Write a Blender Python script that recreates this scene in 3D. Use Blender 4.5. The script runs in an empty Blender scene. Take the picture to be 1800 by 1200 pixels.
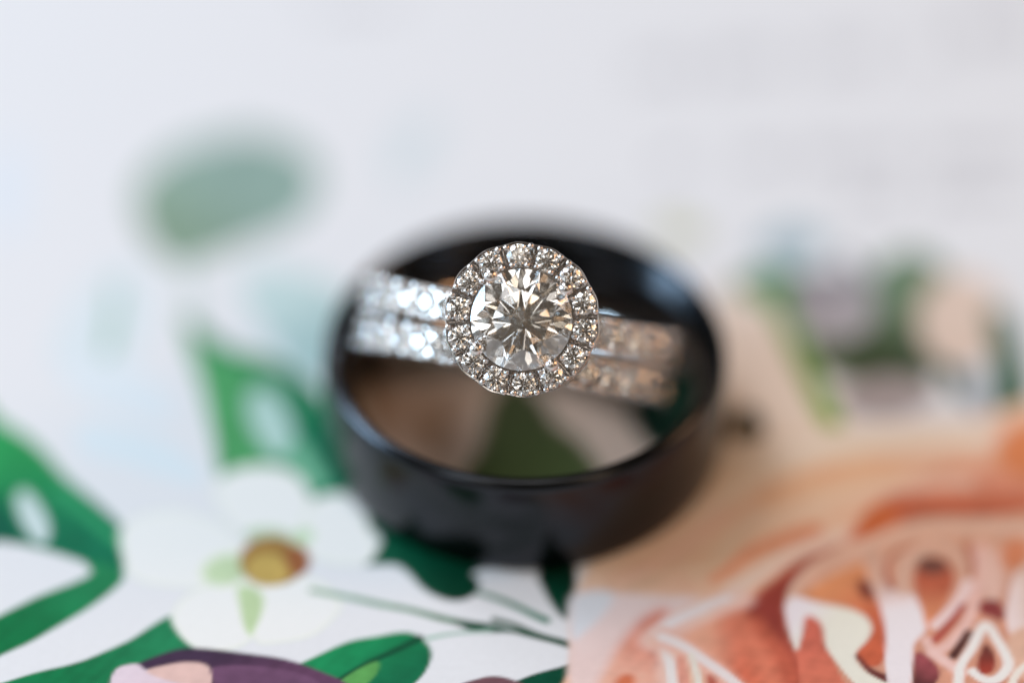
import bpy, math, random
import numpy as np
from mathutils import Vector, Matrix

MM = 0.001                       # every length below is in millimetres
scene = bpy.context.scene
COL = scene.collection
rad = math.radians

# ------------------------------------------------------------------ camera
ELEV = rad(42.0)                                          # the lens looks down at 42 degrees
VIEW = Vector((0, math.cos(ELEV), -math.sin(ELEV)))
RIGHT = Vector((1, 0, 0))
UP = RIGHT.cross(VIEW)
HEAD = Vector((0.0, -8.6, 17.6))                          # middle of the large diamond
DIST = 280.0
cam_loc = HEAD - VIEW * DIST - RIGHT * 0.592 - UP * 1.324
cam = bpy.data.cameras.new('camera')
camera = bpy.data.objects.new('camera', cam)
COL.objects.link(camera)
camera.matrix_world = Matrix((
    (RIGHT.x, UP.x, -VIEW.x, cam_loc.x * MM),
    (RIGHT.y, UP.y, -VIEW.y, cam_loc.y * MM),
    (RIGHT.z, UP.z, -VIEW.z, cam_loc.z * MM),
    (0, 0, 0, 1)))
cam.sensor_width = 36.0
cam.lens = 160.72
cam.clip_start = 0.01
cam.clip_end = 50.0
cam.dof.use_dof = True
cam.dof.focus_distance = (DIST + 0.5) * MM
cam.dof.aperture_fstop = 4.35
cam.dof.aperture_blades = 0
scene.camera = camera

# ------------------------------------------------------------------ world, lamps, exposure
world = bpy.data.worlds.new('World')
scene.world = world
world.use_nodes = True
bg = world.node_tree.nodes['Background']
bg.inputs['Color'].default_value = (1.0, 0.82, 0.66, 1)
bg.inputs['Strength'].default_value = 0.07


def area_lamp(name, loc, target, sx, sy, radiance, color):
    """rectangular lamp; radiance is the brightness of its face"""
    L = bpy.data.lights.new(name, 'AREA')
    L.shape = 'RECTANGLE'
    L.size, L.size_y = sx * MM, sy * MM
    L.energy = radiance * math.pi * (sx * MM) * (sy * MM)
    L.color = color
    o = bpy.data.objects.new(name, L)
    COL.objects.link(o)
    o.location = Vector(loc) * MM
    o.rotation_euler = (Vector(target) - Vector(loc)).to_track_quat('-Z', 'Y').to_euler()
    return o


area_lamp('window_lamp', (-570, 40, 200), (0, 0, 8), 280, 280, 14.5, (0.54, 0.77, 1.0))
area_lamp('back_fill_lamp', (-330, 480, 330), (0, 0, 8), 150, 220, 6.0, (0.90, 0.93, 1.0))  # added fill from the back left, for the paper and the near rim
area_lamp('room_lamp', (520, 60, 280), (0, 0, 8), 200, 200, 6.0, (1.0, 0.54, 0.28))
area_lamp('rim_sheen_lamp', (-300, 310, 590), (0, 0, 8), 230, 230, 9.5, (0.90, 0.93, 1.0))  # added high source, placed so the black rim catches a cool sheen
# fill lamps added around the camera to brighten the diamond facets: angle off the line of sight, bearing round it, size, brightness
for name, off, bearing, sx, sy, L, col in (
        ('facet_fill_top', 30, 88, 230, 120, 3.0, (1.0, 0.95, 0.90)),
        ('facet_fill_top', 43, 118, 130, 110, 3.2, (0.96, 0.97, 1.0)),
        ('facet_fill_left', 25, 142, 110, 130, 3.4, (0.98, 0.97, 0.96)),
        ('facet_fill_left', 33, 186, 120, 160, 3.6, (0.84, 0.93, 1.0)),
        ('facet_fill_right', 29, 36, 130, 120, 3.0, (1.0, 0.86, 0.70)),
        ('facet_fill_right', 34, -4, 100, 130, 2.6, (1.0, 0.64, 0.38)),
        ('facet_fill_right', 42, -30, 100, 100, 2.2, (1.0, 0.64, 0.38)),
        ('facet_fill_near', 17, 66, 70, 60, 2.8, (1.0, 0.93, 0.84)),
        ('facet_fill_near', 22, -148, 80, 90, 2.4, (1.0, 0.92, 0.84))):
    o_, b_ = rad(off), rad(bearing)
    way = -VIEW * math.cos(o_) + (RIGHT * math.cos(b_) + UP * math.sin(b_)) * math.sin(o_)
    area_lamp(name, HEAD + way * 620, HEAD, sx, sy, L, col)

vs = scene.view_settings
vs.view_transform = 'Standard'
vs.look = 'None'
vs.gamma = 1.0
vs.exposure = 0.15
vs.use_curve_mapping = False
cy = scene.cycles
cy.max_bounces = 24
cy.transmission_bounces = 24
cy.glossy_bounces = 10
cy.diffuse_bounces = 3
cy.caustics_reflective = False
cy.caustics_refractive = False
cy.sample_clamp_indirect = 0.0
cy.sample_clamp_direct = 0.0
cy.blur_glossy = 0.0
cy.use_denoising = True
cy.use_adaptive_sampling = False


# ------------------------------------------------------------------ materials
def principled(name, color, metallic=0.0, rough=0.5, **kw):
    m = bpy.data.materials.new(name)
    m.use_nodes = True
    b = m.node_tree.nodes['Principled BSDF']
    b.inputs['Base Color'].default_value = (*color, 1)
    b.inputs['Metallic'].default_value = metallic
    b.inputs['Roughness'].default_value = rough
    for k, v in kw.items():
        b.inputs[k.replace('_', ' ')].default_value = v
    return m


def noise_into(m, socket, scale, lo, hi, detail=3.0, stretch=None):
    nt = m.node_tree
    tc = nt.nodes.new('ShaderNodeTexCoord')
    mp = nt.nodes.new('ShaderNodeMapping')
    if stretch:
        mp.inputs['Scale'].default_value = stretch
    n = nt.nodes.new('ShaderNodeTexNoise')
    n.inputs['Scale'].default_value = scale
    n.inputs['Detail'].default_value = detail
    r = nt.nodes.new('ShaderNodeMapRange')
    r.inputs['To Min'].default_value = lo
    r.inputs['To Max'].default_value = hi
    nt.links.new(tc.outputs['Object'], mp.inputs['Vector'])
    nt.links.new(mp.outputs['Vector'], n.inputs['Vector'])
    nt.links.new(n.outputs['Fac'], r.inputs['Value'])
    if socket:
        nt.links.new(r.outputs['Result'], nt.nodes['Principled BSDF'].inputs[socket])
    return n, r


def bump_into(m, noise, strength, dist):
    nt = m.node_tree
    b = nt.nodes.new('ShaderNodeBump')
    b.inputs['Strength'].default_value = strength
    b.inputs['Distance'].default_value = dist
    nt.links.new(noise.outputs['Fac'], b.inputs['Height'])
    nt.links.new(b.outputs['Normal'], nt.nodes['Principled BSDF'].inputs['Normal'])


WHITE_GOLD = principled('polished_white_gold', (0.78, 0.74, 0.71), 1.0, 0.10)
n, _ = noise_into(WHITE_GOLD, 'Roughness', 900.0, 0.06, 0.20)
bump_into(WHITE_GOLD, n, 0.06, 0.00003)

BLACK_METAL = principled('satin_black_tungsten', (0.040, 0.043, 0.048), 1.0, 0.2)
n, _ = noise_into(BLACK_METAL, 'Roughness', 420.0, 0.15, 0.26, 4.0, (1, 1, 6))
bump_into(BLACK_METAL, n, 0.10, 0.00004)

TABLE_MAT = principled('pale_table', (0.62, 0.58, 0.54), 0.0, 0.5)
noise_into(TABLE_MAT, 'Roughness', 60.0, 0.42, 0.6)


def diamond_material():
    m = bpy.data.materials.new('diamond')
    m.use_nodes = True
    nt = m.node_tree
    nt.nodes.remove(nt.nodes['Principled BSDF'])
    out = nt.nodes['Material Output']
    g = nt.nodes.new('ShaderNodeBsdfGlass')
    g.inputs['Color'].default_value = (1.0, 0.998, 0.992, 1)
    g.inputs['Roughness'].default_value = 0.0
    g.inputs['IOR'].default_value = 2.42
    nt.links.new(g.outputs[0], out.inputs['Surface'])
    return m


DIAMOND = diamond_material()


def paper_material():
    m = principled('printed_card', (0.85, 0.86, 0.88), 0.0, 0.5)
    nt = m.node_tree
    b = nt.nodes['Principled BSDF']
    at = nt.nodes.new('ShaderNodeAttribute')
    at.attribute_name = 'ink'
    n, r = noise_into(m, None, 2200.0, 0.95, 1.04, 4.0)
    mul = nt.nodes.new('ShaderNodeVectorMath')
    mul.operation = 'SCALE'
    nt.links.new(at.outputs['Color'], mul.inputs[0])
    nt.links.new(r.outputs['Result'], mul.inputs['Scale'])
    nt.links.new(mul.outputs['Vector'], b.inputs['Base Color'])
    b.inputs['Specular IOR Level'].default_value = 0.15
    bump_into(m, n, 0.25, 0.00003)
    return m


PAPER = paper_material()


# ------------------------------------------------------------------ object helpers
def link(o, parent=None):
    COL.objects.link(o)
    if parent is not None:
        o.parent = parent
    return o


def mesh_from(name, verts, faces, mat, smooth=None):
    me = bpy.data.meshes.new(name)
    me.from_pydata([(v[0] * MM, v[1] * MM, v[2] * MM) for v in verts], [], faces)
    me.update()
    if mat:
        me.materials.append(mat)
    if smooth is not None:
        me.polygons.foreach_set('use_smooth', [True] * len(me.polygons))
        me.set_sharp_from_angle(angle=rad(smooth))
    return me


def part(name, me, parent, matrix=None, label=None):
    o = link(bpy.data.objects.new(name, me), parent)
    if matrix is not None:
        o.matrix_local = matrix
    if label:
        o['label'] = label
    return o


def tag(o, label, cat, group=None, kind=None):
    o['label'] = label
    o['category'] = cat
    if group:
        o['group'] = group
    if kind:
        o['kind'] = kind
    return o


def lathe(profile, n, phase=0.0, radial=None):
    """closed (r, z) profile turned about z; radial(phi, j) may change r"""
    v, f = [], []
    m = len(profile)
    for i in range(n):
        a = 2 * math.pi * i / n + phase
        for j, (r, z) in enumerate(profile):
            rr = r + (radial(a, j) if radial else 0.0)
            v.append((rr * math.cos(a), rr * math.sin(a), z))
    for i in range(n):
        i2 = (i + 1) % n
        for j in range(m):
            j2 = (j + 1) % m
            f.append((i * m + j, i2 * m + j, i2 * m + j2, i * m + j2))
    return v, f


def ball(r, seg=12, rings=8, sz=1.0):
    v = [(0, 0, r * sz)]
    f = []
    for i in range(1, rings):
        t = math.pi * i / rings
        for j in range(seg):
            a = 2 * math.pi * j / seg
            v.append((r * math.sin(t) * math.cos(a), r * math.sin(t) * math.sin(a), r * math.cos(t) * sz))
    v.append((0, 0, -r * sz))
    last = len(v) - 1
    for j in range(seg):
        f.append((0, 1 + j, 1 + (j + 1) % seg))
        f.append((last, 1 + (rings - 2) * seg + (j + 1) % seg, 1 + (rings - 2) * seg + j))
    for i in range(rings - 2):
        for j in range(seg):
            a, b = 1 + i * seg + j, 1 + i * seg + (j + 1) % seg
            f.append((a, a + seg, b + seg, b))
    return v, f


def tube(path, radii, seg=14):
    v, f = [], []
    pts = [Vector(p) for p in path]
    for i, p in enumerate(pts):
        t = (pts[min(i + 1, len(pts) - 1)] - pts[max(i - 1, 0)]).normalized()
        s = t.orthogonal().normalized() if i == 0 else (side - t * side.dot(t)).normalized()
        side = s
        q = t.cross(s)
        for j in range(seg):
            a = 2 * math.pi * j / seg
            w = p + (s * math.cos(a) + q * math.sin(a)) * radii[i]
            v.append(tuple(w))
    for i in range(len(pts) - 1):
        for j in range(seg):
            j2 = (j + 1) % seg
            f.append((i * seg + j, i * seg + j2, (i + 1) * seg + j2, (i + 1) * seg + j))
    f.append(tuple(reversed(range(seg))))
    f.append(tuple(range((len(pts) - 1) * seg, len(pts) * seg)))
    return v, f


def brilliant(sub=3, table=0.57, crown=34.5, pav=40.8, star=0.52, low=0.23, girdle=0.05):
    """round brilliant cut, girdle radius 1: table, 8 star, 8 kite, 16 upper, 16 lower, 8 pavilion facets"""
    v, f = [], []
    tb, tp = math.tan(rad(crown)), math.tan(rad(pav))
    e8 = rad(22.5)

    def add(r, a, z):
        v.append((r * math.cos(a), r * math.sin(a), z))
        return len(v) - 1
    T = [add(table, rad(45 * k), (1 - table) * tb) for k in range(8)]
    rm = table * math.cos(e8) + star * (1 - table * math.cos(e8))
    M = [add(rm, rad(45 * k) + e8, (1 - rm * math.cos(e8)) * tb) for k in range(8)]
    N = [add(low, rad(45 * k) + e8, -girdle - (1 - low * math.cos(e8)) * tp) for k in range(8)]
    Cu = add(0, 0, -girdle - tp)

    def rim(inner, z0):
        """girdle points, lying on the planes of the half facets"""
        out = []
        for h in range(16):
            a0, a1 = h * e8, (h + 1) * e8
            P0 = Vector((math.cos(a0), math.sin(a0), z0))
            P1 = Vector((math.cos(a1), math.sin(a1), z0))
            Q = Vector(v[inner[h // 2]])
            nrm = (P1 - P0).cross(Q - P0)
            for s in range(sub):
                a = a0 + (a1 - a0) * s / sub
                x, y = math.cos(a), math.sin(a)
                z = P0.z - (nrm.x * (x - P0.x) + nrm.y * (y - P0.y)) / nrm.z
                v.append((x, y, z))
                out.append(len(v) - 1)
        return out
    U = rim(M, 0.0)
    L = rim(N, -girdle)
    n = 16 * sub
    f.append(tuple(T))
    for k in range(8):
        k1 = (k + 1) % 8
        f.append((T[k], M[k], T[k1]))                                   # star
        f.append((T[k], M[k - 1], U[(2 * k * sub) % n], M[k]))          # kite
        f.append((Cu, N[k], L[(2 * k * sub) % n], N[k - 1]))            # pavilion main
    for h in range(16):
        seg = [(h * sub + s) % n for s in range(sub + 1)]
        m = M[h // 2]
        f.append(tuple([m] + [U[s] for s in seg]))
        f.append(tuple([N[h // 2]] + [L[s] for s in reversed(seg)]))
    for i in range(n):
        i2 = (i + 1) % n
        f.append((U[i], L[i], L[i2], U[i2]))
    f[0] = tuple(T)
    return v, f


def fixed_normals(me):
    import bmesh
    bm = bmesh.new()
    bm.from_mesh(me)
    bmesh.ops.recalc_face_normals(bm, faces=bm.faces)
    bm.to_mesh(me)
    bm.free()
    return me


# ------------------------------------------------------------------ the table and the printed card
def box_mesh(name, lo, hi, mat):
    x0, y0, z0 = lo
    x1, y1, z1 = hi
    v = [(x0, y0, z0), (x1, y0, z0), (x1, y1, z0), (x0, y1, z0), (x0, y0, z1), (x1, y0, z1), (x1, y1, z1), (x0, y1, z1)]
    f = [(0, 3, 2, 1), (4, 5, 6, 7), (0, 1, 5, 4), (1, 2, 6, 5), (2, 3, 7, 6), (3, 0, 4, 7)]
    return mesh_from(name, v, f, mat)


table = link(bpy.data.objects.new('table', box_mesh('table', (-450, -300, -25), (450, 500, -0.42), TABLE_MAT)))
table['kind'] = 'structure'

# flat print on the card: outlines in millimetres on the card, sRGB ink colours, drawn in order
# (kind, motif, colour, edge softness, points, second colour, gradient ends or stroke widths)
PRINT = [
('p','wash_leaf.0',(212,220,222),0.8,[(-6.43,27.86),(-7.15,26.49),(-7.92,25.53),(-8.64,25.1),(-9.19,25.27),(-9.5,26.01),(-9.51,27.23),(-9.23,28.73),(-8.69,30.29),(-7.97,31.67),(-7.18,32.67),(-6.45,33.11),(-5.89,32.94),(-5.59,32.17),(-5.58,30.93),(-5.88,29.41)]),
('p','wash_leaf.1',(222,228,234),1.0,[(-34.09,24.87),(-34.04,22.77),(-34.24,21.01),(-34.65,19.84),(-35.21,19.43),(-35.84,19.84),(-36.45,21.01),(-36.94,22.77),(-37.24,24.87),(-37.3,26.99),(-37.11,28.8),(-36.7,30.02),(-36.12,30.45),(-35.47,30.02),(-34.86,28.8),(-34.37,26.99)]),
('p','wash_leaf.2',(218,227,230),0.95,[(-31.15,6.71),(-30.43,12.4),(-28.36,15.89),(-26.09,16.47),(-24.69,12.4),(-25.56,7.84),(-28.09,6.15)]),
('s','stem.0',(150,185,165),0.39,[(-27.33,14.72),(-27.29,11.25),(-27.62,7.56)],None,(0.47,0.86)),
('p','wash_leaf.3',(196,215,214),0.62,[(-19.06,14.72),(-16.82,16.47),(-13.69,15.3),(-11.3,12.4),(-11.53,6.71),(-14.14,5.59),(-16.52,8.97)],(172,200,196),[(-19.11,15.89),(-12.63,5.59)]),
('s','stem.1',(190,205,200),0.47,[(-23.54,19.43),(-22.58,15.89),(-21.76,11.25)],None,(0.55,0.7)),
('p','sage_leaf',(132,156,134),0.31,[(-26.62,23.95),(-25.0,27.95),(-21.54,30.32),(-17.97,30.7),(-14.91,28.69),(-13.92,25.17),(-15.25,21.35),(-18.1,19.43),(-20.75,17.89),(-23.02,16.83),(-25.38,18.96)],(142,168,158),[(-24.71,19.43),(-18.74,25.48)]),
('p','wash_leaf.4',(220,230,234),0.74,[(-28.5,1.18),(-24.34,0.09),(-20.84,-3.14),(-21.13,-4.73),(-25.26,-3.14),(-28.68,-1.53)]),
('p','wash_leaf.5',(222,230,234),0.95,[(-29.72,7.84),(-25.87,6.71),(-23.04,3.38),(-23.29,1.18),(-26.71,2.28),(-29.86,4.48)]),
('p','peach_flower',(240,222,210),0.52,[(12.12,8.97),(13.45,14.72),(15.97,15.3),(18.1,11.25),(19.75,6.15),(21.05,2.28),(21.59,-1.53),(17.74,-4.73),(13.01,-3.67),(11.11,0.64)],(240,220,204),[(14.79,14.72),(16.02,-2.07)]),
('p','wash_leaf.6',(196,196,165),0.78,[(12.62,19.86),(12.42,19.4),(11.99,19.08),(11.39,18.96),(10.72,19.04),(10.08,19.31),(9.57,19.74),(9.25,20.26),(9.19,20.8),(9.39,21.26),(9.82,21.58),(10.42,21.71),(11.09,21.63),(11.74,21.35),(12.25,20.92),(12.56,20.39)]),
('p','wash_leaf.7',(165,185,192),0.78,[(20.78,19.15),(20.61,18.35),(20.11,17.64),(19.35,17.1),(18.47,16.83),(17.57,16.87),(16.81,17.2),(16.3,17.78),(16.11,18.53),(16.27,19.32),(16.77,20.04),(17.52,20.59),(18.42,20.86),(19.32,20.83),(20.08,20.49),(20.6,19.9)]),
('p','cluster_leaf.0',(95,140,112),0.53,[(14.22,14.72),(16.4,16.47),(19.09,16.0),(20.12,13.55),(18.53,12.4),(15.88,12.98)]),
('p','cluster_leaf.4',(108,132,106),0.7,[(24.13,16.47),(26.56,18.24),(28.76,16.47),(28.78,11.25),(27.25,5.59),(24.17,4.48),(20.13,6.15),(19.16,9.54),(22.29,11.25)],(84,98,72),[(25.67,16.47),(23.52,6.15)]),
('p','mauve_blossom',(148,142,146),0.62,[(23.81,11.91),(23.36,10.63),(22.54,9.66),(21.47,9.16),(20.33,9.19),(19.27,9.75),(18.46,10.76),(18.02,12.06),(18.01,13.47),(18.46,14.77),(19.28,15.75),(20.35,16.27),(21.52,16.24),(22.59,15.66),(23.4,14.63),(23.83,13.31)],(172,166,170),[(19.79,14.72),(21.91,11.25)]),
('s','cluster_leaf.1',(120,120,125),0.53,[(22.25,17.36),(23.64,14.72)],None,(0.99,0.76)),
('p','cluster_leaf.5',(66,80,56),0.61,[(20.97,7.84),(22.96,9.54),(25.96,8.97),(27.38,7.56),(25.78,6.15),(22.01,6.04)]),
('p','petal_wash',(170,160,160),0.67,[(27.32,3.98),(27.06,3.2),(26.35,2.48),(25.31,1.95),(24.09,1.68),(22.88,1.7),(21.85,2.02),(21.17,2.59),(20.93,3.33),(21.17,4.11),(21.87,4.83),(22.92,5.37),(24.15,5.65),(25.37,5.62),(26.41,5.29),(27.09,4.72)]),
('s','cluster_leaf.2',(66,92,84),0.61,[(26.91,8.97),(28.27,6.71),(29.36,3.65)],None,(1.29,1.75)),
('p','cream_blossom',(222,200,184),0.68,[(32.52,11.25),(32.15,9.46),(31.39,7.95),(30.35,6.95),(29.2,6.6),(28.1,6.95),(27.21,7.95),(26.67,9.46),(26.57,11.25),(26.91,13.05),(27.67,14.6),(28.71,15.64),(29.89,16.0),(31.01,15.64),(31.91,14.6),(32.43,13.05)]),
('p','petal_wash.1',(190,195,200),0.68,[(31.59,3.93),(31.41,2.87),(31.07,1.98),(30.61,1.39),(30.11,1.18),(29.64,1.39),(29.27,1.98),(29.06,2.87),(29.04,3.93),(29.22,4.99),(29.56,5.89),(30.02,6.5),(30.53,6.71),(31.0,6.5),(31.37,5.89),(31.58,4.99)]),
('s','cluster_leaf.3',(62,98,74),0.62,[(32.04,11.54),(32.32,7.84),(32.36,2.83)],None,(1.56,2.42)),
('s','green_stem',(100,146,78),0.46,[(16.54,15.01),(17.88,10.68),(19.0,6.15),(20.32,1.07)],(112,160,40),(1.29,1.37)),
('p','dark_leaf.0',(52,54,36),0.46,[(13.73,1.18),(14.72,2.55),(15.79,1.45),(15.89,-0.72),(14.73,-2.07),(13.65,-1.26)]),
('p','peach_petal',(212,190,174),0.38,[(-10.4,6.71),(-7.46,11.25),(-1.36,13.55),(5.15,12.4),(10.0,7.84),(11.19,3.38),(8.64,-2.07),(3.07,-5.26),(-3.52,-5.26),(-8.34,-2.07)]),
('p','centre_leaf',(64,72,42),0.81,[(-3.71,-4.73),(-2.81,-1.53),(-2.45,1.18),(-1.79,3.93),(-0.4,5.59),(1.09,3.93),(2.2,1.18),(3.85,-0.72),(5.27,-4.73),(0.87,-6.84)],(66,80,40),[(-0.59,4.48),(0.51,-3.67)]),
('p','dark_leaf.1',(24,62,44),0.37,[(7.06,2.28),(8.81,5.59),(10.73,6.71),(11.96,3.93),(11.1,0.09),(8.65,-1.53)]),
('p','broad_leaf.0',(78,158,98),0.27,[(-22.82,11.71),(-21.69,9.82),(-19.53,8.29),(-16.84,7.39),(-14.12,5.15),(-12.13,1.18),(-10.14,-4.2),(-9.7,-7.36),(-13.01,-6.31),(-16.01,-4.31),(-17.87,-3.78),(-19.39,-4.31),(-20.0,-0.72),(-21.27,5.32)],(14,112,80),[(-18.83,1.18),(-13.26,1.73)]),
('s','broad_leaf.0',(34,120,76),0.46,[(-22.32,10.96),(-19.51,7.95),(-15.64,5.59),(-12.87,1.18)],None,(0.61,0.91)),
('p','broad_leaf.0',(182,212,202),0.44,[(-15.24,1.83),(-14.9,0.51),(-14.78,-0.71),(-14.9,-1.66),(-15.25,-2.19),(-15.76,-2.23),(-16.37,-1.76),(-16.97,-0.87),(-17.49,0.32),(-17.84,1.64),(-17.97,2.87),(-17.85,3.84),(-17.5,4.39),(-16.98,4.43),(-16.37,3.95),(-15.75,3.04)]),
('s','broad_leaf.0',(120,185,150),0.74,[(-14.64,-1.53),(-13.06,-4.73)],None,(1.48,1.11)),
('p','broad_leaf.1',(40,152,84),0.22,[(-36.56,3.93),(-34.09,1.29),(-31.69,-0.88),(-28.83,-4.73),(-25.42,-8.66),(-25.03,-9.7),(-25.24,-12.72),(-27.59,-11.91),(-30.2,-10.78),(-33.16,-9.96),(-35.35,-9.7)],(8,112,78),[(-33.21,-0.45),(-30.95,-10.47)]),
('p','broad_leaf.1',(0,92,68),0.58,[(-35.79,-4.73),(-33.46,-6.31),(-31.71,-9.96),(-33.15,-10.06),(-35.34,-9.85)]),
('p','broad_leaf.1',(205,220,218),0.29,[(-30.56,-7.33),(-30.26,-8.28),(-30.11,-9.14),(-30.12,-9.8),(-30.31,-10.15),(-30.63,-10.14),(-31.04,-9.77),(-31.49,-9.1),(-31.89,-8.22),(-32.2,-7.28),(-32.36,-6.41),(-32.34,-5.74),(-32.16,-5.38),(-31.83,-5.39),(-31.41,-5.77),(-30.97,-6.45)]),
('s','broad_leaf.1',(46,150,98),0.44,[(-29.89,-5.26),(-27.11,-8.4),(-25.35,-10.47)],None,(0.89,0.52)),
('p','blade_leaf.0',(30,128,80),0.18,[(-27.6,-11.81),(-25.24,-12.62),(-25.44,-14.04),(-27.64,-16.45),(-30.3,-18.73),(-32.31,-20.11),(-34.31,-21.47),(-34.61,-18.04),(-32.6,-16.65),(-30.59,-15.05),(-28.19,-13.64),(-27.17,-12.83)],(0,112,62),[(-26.44,-13.03),(-31.34,-19.03)]),
('p','blade_leaf.1',(30,124,80),0.14,[(-34.16,-23.17),(-32.12,-22.44),(-30.08,-21.57),(-27.01,-20.4),(-24.3,-18.63),(-21.76,-16.55),(-20.41,-18.53),(-20.66,-20.5),(-23.64,-23.65),(-26.28,-25.8),(-33.92,-25.8)],(0,116,66),[(-21.85,-18.04),(-30.02,-22.44)]),
('s','blade_leaf.1',(14,92,56),0.29,[(-20.69,-20.01),(-23.39,-21.96),(-26.78,-23.65)],None,(0.5,0.72)),
('p','dark_leaf.2',(0,84,58),0.18,[(-9.76,-7.62),(-8.99,-9.7),(-9.19,-10.73),(-10.02,-12.01),(-8.15,-12.16),(-7.13,-12.93),(-5.88,-14.55),(-4.34,-15.35),(-3.09,-14.95),(-2.67,-13.64),(-3.04,-12.72),(-0.59,-11.76),(0.86,-9.44),(-4.25,-5.26)],(0,58,38),[(-9.25,-10.99),(-2.75,-12.52)]),
('p','dark_leaf.3',(0,62,42),0.18,[(1.02,-12.77),(2.11,-12.01),(3.44,-11.76),(3.41,-14.55),(2.96,-16.95),(2.33,-16.45),(1.48,-14.55)],(0,40,26),[(2.61,-16.55),(2.28,-12.52)]),
('s','flower_stem.1',(6,104,72),0.14,[(-2.81,-14.55),(-1.31,-15.2),(0.3,-16.15),(1.61,-16.95)],None,(0.36,0.5)),
('p','white_flower',(244,244,233),0.22,[(-19.73,-4.73),(-18.26,-3.24),(-16.06,-3.03),(-14.18,-4.2),(-13.43,-6.84),(-14.02,-8.92),(-15.8,-9.7),(-18.01,-8.92),(-19.36,-7.1)],None,None,((222,228,216),0.43)),
('p','white_flower',(244,244,233),0.22,[(-13.55,-6.58),(-11.57,-5.68),(-10.07,-6.84),(-9.66,-8.92),(-9.19,-10.73),(-9.95,-12.01),(-12.11,-12.01),(-14.14,-10.47)],None,None,((222,228,216),0.44)),
('p','white_flower',(244,244,233),0.22,[(-25.46,-8.66),(-23.9,-7.36),(-20.99,-7.36),(-17.97,-9.7),(-17.49,-12.52),(-19.57,-14.04),(-22.43,-14.04),(-24.64,-13.03),(-25.35,-10.99)],None,None,((222,228,216),0.43)),
('p','white_flower',(244,244,233),0.18,[(-21.92,-16.8),(-20.96,-14.8),(-18.53,-13.28),(-16.7,-14.04),(-16.22,-17.05),(-17.2,-19.13),(-19.29,-19.76),(-20.92,-18.93)],None,None,((222,228,216),0.42)),
('p','white_flower',(244,244,233),0.17,[(-16.7,-14.04),(-14.23,-13.03),(-12.05,-14.04),(-11.28,-16.05),(-12.64,-18.04),(-15.08,-19.03),(-16.69,-18.53)],None,None,((222,228,216),0.42)),
('p','white_flower',(198,218,176),0.94,[(-17.17,-12.15),(-17.19,-12.68),(-17.44,-13.18),(-17.87,-13.58),(-18.42,-13.82),(-18.99,-13.86),(-19.52,-13.7),(-19.91,-13.36),(-20.11,-12.89),(-20.08,-12.36),(-19.84,-11.86),(-19.41,-11.46),(-18.86,-11.21),(-18.28,-11.17),(-17.75,-11.33),(-17.36,-11.68)]),
('p','white_flower',(192,214,166),0.29,[(-17.85,-14.04),(-16.69,-14.29),(-16.21,-15.55),(-16.81,-18.29),(-17.48,-16.8)]),
('p','white_flower',(190,214,178),0.37,[(-13.25,-9.08),(-13.19,-9.36),(-13.25,-9.69),(-13.41,-10.01),(-13.64,-10.27),(-13.92,-10.44),(-14.2,-10.49),(-14.43,-10.41),(-14.59,-10.22),(-14.64,-9.93),(-14.59,-9.61),(-14.43,-9.29),(-14.19,-9.02),(-13.92,-8.85),(-13.64,-8.8),(-13.4,-8.88)]),
('p','white_flower',(186,206,176),0.43,[(-14.72,-9.44),(-14.82,-9.72),(-15.13,-9.95),(-15.59,-10.11),(-16.14,-10.16),(-16.7,-10.11),(-17.17,-9.95),(-17.5,-9.72),(-17.62,-9.44),(-17.52,-9.16),(-17.22,-8.93),(-16.75,-8.77),(-16.2,-8.72),(-15.64,-8.77),(-15.17,-8.93),(-14.84,-9.16)]),
('p','white_flower',(164,124,66),0.32,[(-13.77,-11.76),(-13.9,-12.61),(-14.31,-13.34),(-14.94,-13.82),(-15.7,-13.99),(-16.48,-13.82),(-17.15,-13.34),(-17.62,-12.61),(-17.81,-11.76),(-17.69,-10.89),(-17.29,-10.16),(-16.65,-9.67),(-15.88,-9.49),(-15.1,-9.67),(-14.42,-10.16),(-13.96,-10.89)]),
('p','white_flower',(150,92,56),0.32,[(-13.42,-11.7),(-13.46,-12.21),(-13.62,-12.64),(-13.86,-12.93),(-14.16,-13.03),(-14.47,-12.93),(-14.73,-12.64),(-14.92,-12.21),(-15.0,-11.7),(-14.96,-11.19),(-14.8,-10.76),(-14.56,-10.47),(-14.26,-10.37),(-13.95,-10.47),(-13.68,-10.76),(-13.49,-11.19)]),
('p','white_flower',(196,166,92),0.43,[(-14.76,-12.52),(-14.83,-13.1),(-15.09,-13.6),(-15.5,-13.93),(-15.99,-14.04),(-16.49,-13.93),(-16.92,-13.6),(-17.22,-13.1),(-17.34,-12.52),(-17.27,-11.93),(-17.01,-11.44),(-16.6,-11.1),(-16.11,-10.99),(-15.61,-11.1),(-15.17,-11.44),(-14.88,-11.93)]),
('s','flower_stem.0',(124,160,134),0.14,[(-13.19,-14.34),(-10.59,-15.05),(-7.0,-16.15),(-4.15,-17.05),(-1.66,-17.79)],(60,110,70),(0.43,0.54)),
('s','flower_stem.2',(8,62,36),0.14,[(-4.14,-17.15),(-2.01,-17.64),(0.12,-18.14),(1.71,-18.63),(3.36,-19.42)],None,(0.28,0.56)),
('s','flower_stem.2',(10,66,40),0.11,[(-1.73,-16.95),(-0.41,-17.45),(1.18,-18.29),(3.36,-19.37)],None,(0.43,0.5)),
('p','flower_stem.2',(8,70,46),0.11,[(-3.97,-17.15),(-2.37,-17.2),(-0.59,-17.84),(-0.95,-18.14),(-3.07,-17.94)]),
('s','flower_stem.0',(150,182,164),0.14,[(-5.83,-18.63),(-4.13,-18.14),(-1.94,-17.89)],None,(0.32,0.22)),
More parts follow.
